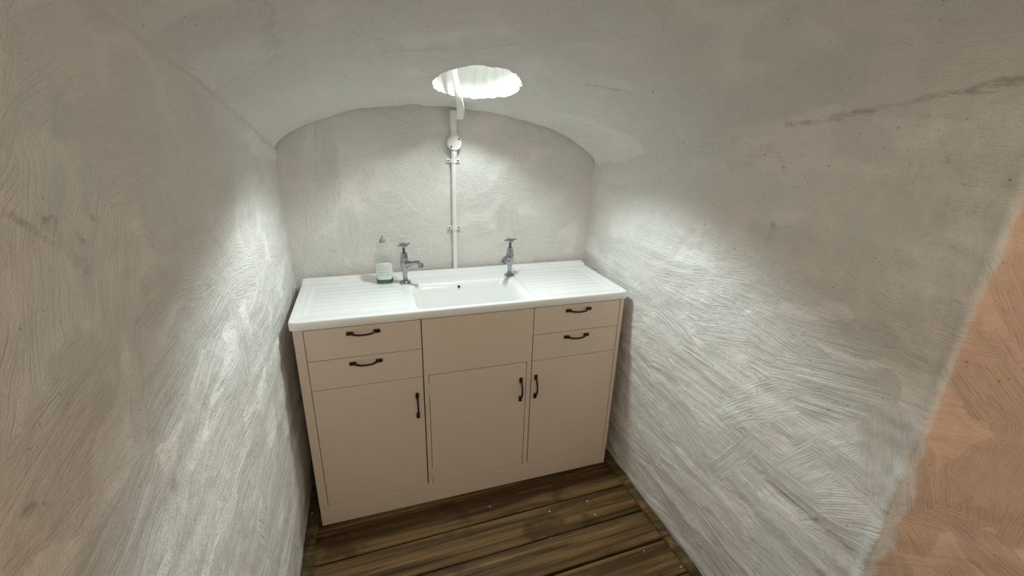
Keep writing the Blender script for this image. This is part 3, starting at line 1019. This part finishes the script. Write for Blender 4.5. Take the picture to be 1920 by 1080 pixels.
# round box with lid and upper spout
bm = bmesh.new()
Mb = Matrix.Translation((PX + 0.002, PYW, 1.472)) @ Matrix.Rotation(math.radians(90), 4, 'X')
add_lathe(bm, [(0.0310, 0.0), (0.0315, 0.004), (0.0310, 0.024), (0.0298, 0.0265), (0.0298, 0.0290), (0.0285, 0.0310), (0.010, 0.0318)], 36, Mb)
add_sweep(bm, [(PX + 0.002, py - 0.004, 1.490), (PX + 0.002, py - 0.003, 1.502), (PX + 0.002, py - 0.001, 1.516), (PX + 0.002, py, 1.532)],
          [circ(0.0200, 18, 1.0, 0.7), circ(0.0165, 18, 1, 0.8), circ(0.0125, 18), circ(0.0115, 18)], up=Vector((0, 1, 0)))
jb = dobj('junction_box', bm)
for sx, sz in ((0.0172, 0.0160), (-0.0162, -0.0160)):
    bm = bmesh.new()
    add_lathe(bm, [(0.0038, 0.0), (0.0038, 0.0012), (0.0030, 0.0016)], 12, Matrix.Translation((PX + 0.002 + sx, PYW - 0.0305, 1.472 + sz)) @ Matrix.Rotation(math.radians(90), 4, 'X'))
    s = dobj('screw', bm, M_SCREW, jb); s['label'] = 'dark screw head'
bm = bmesh.new()
add_sweep(bm, [(PX + 0.002, py, 1.519), (PX + 0.001, py, 1.523), (PX, py, 1.545), (PX, py, 1.565), (PX, py - 0.002, 1.600)],
          [circ(0.0125, 18), circ(0.0140, 18), circ(0.0146, 18), circ(0.0150, 18), circ(0.0150, 18)], up=Vector((0, 1, 0)))
dobj('sleeve', bm)
# flat cover strip that leads from the wall along the vault into the shaft
bm = bmesh.new()
tp = [(0.671, 0.392, 1.571), (0.668, 0.365, 1.580), (0.662, 0.325, 1.592), (0.648, 0.270, 1.612), (0.634, 0.228, 1.640), (0.624, 0.212, 1.675), (0.614, 0.206, 1.72), (0.606, 0.208, 1.78), (0.602, 0.215, 1.82), (0.600, 0.222, 1.86)]
ww = [0.029, 0.031, 0.030, 0.028, 0.025, 0.022, 0.020, 0.019, 0.018, 0.018]
add_sweep(bm, tp, [rrect(0.014, w, 0.005, 3) for w in ww], up=Vector((1, 0, 0)))
dobj('cable_cover', bm)
for cz in (1.3985, 1.106):
    bm = bmesh.new()
    add_box(bm, (PX - 0.0315, PYW - 0.0052, cz - 0.0085), (PX + 0.0285, PYW + 0.001, cz + 0.0085), 0.0024)
    N = 12
    rin, rout = 0.0108, 0.0138
    ra, rb_ = [], []
    for side, zz in ((ra, cz - 0.0085), (rb_, cz + 0.0085)):
        for r in (rout, rin):
            side.append([bm.verts.new((PX - 0.001 + r * math.cos(math.pi * k / N), py - r * math.sin(math.pi * k / N), zz)) for k in range(N + 1)])
    for k in range(N):
        bm.faces.new((ra[0][k], ra[0][k + 1], rb_[0][k + 1], rb_[0][k]))
        bm.faces.new((ra[0][k + 1], ra[0][k], ra[1][k], ra[1][k + 1]))
        bm.faces.new((rb_[0][k], rb_[0][k + 1], rb_[1][k + 1], rb_[1][k]))
    for s in (-1, 1):
        add_box(bm, (PX - 0.001 + s * 0.0122 - 0.0015, py, cz - 0.0085), (PX - 0.001 + s * 0.0122 + 0.0015, PYW, cz + 0.0085))
    bmesh.ops.recalc_face_normals(bm, faces=bm.faces)
    cl = dobj('saddle_clip', bm)
    for s in (-1, 1):
        bm = bmesh.new()
        add_lathe(bm, [(0.0034, 0.0), (0.0034, 0.0010), (0.0026, 0.0014)], 12, Matrix.Translation((PX - 0.0015 + s * 0.0215, PYW - 0.0051, cz)) @ Matrix.Rotation(math.radians(90), 4, 'X'))
        q = dobj('screw', bm, M_SCREW, cl); q['label'] = 'dark screw head'
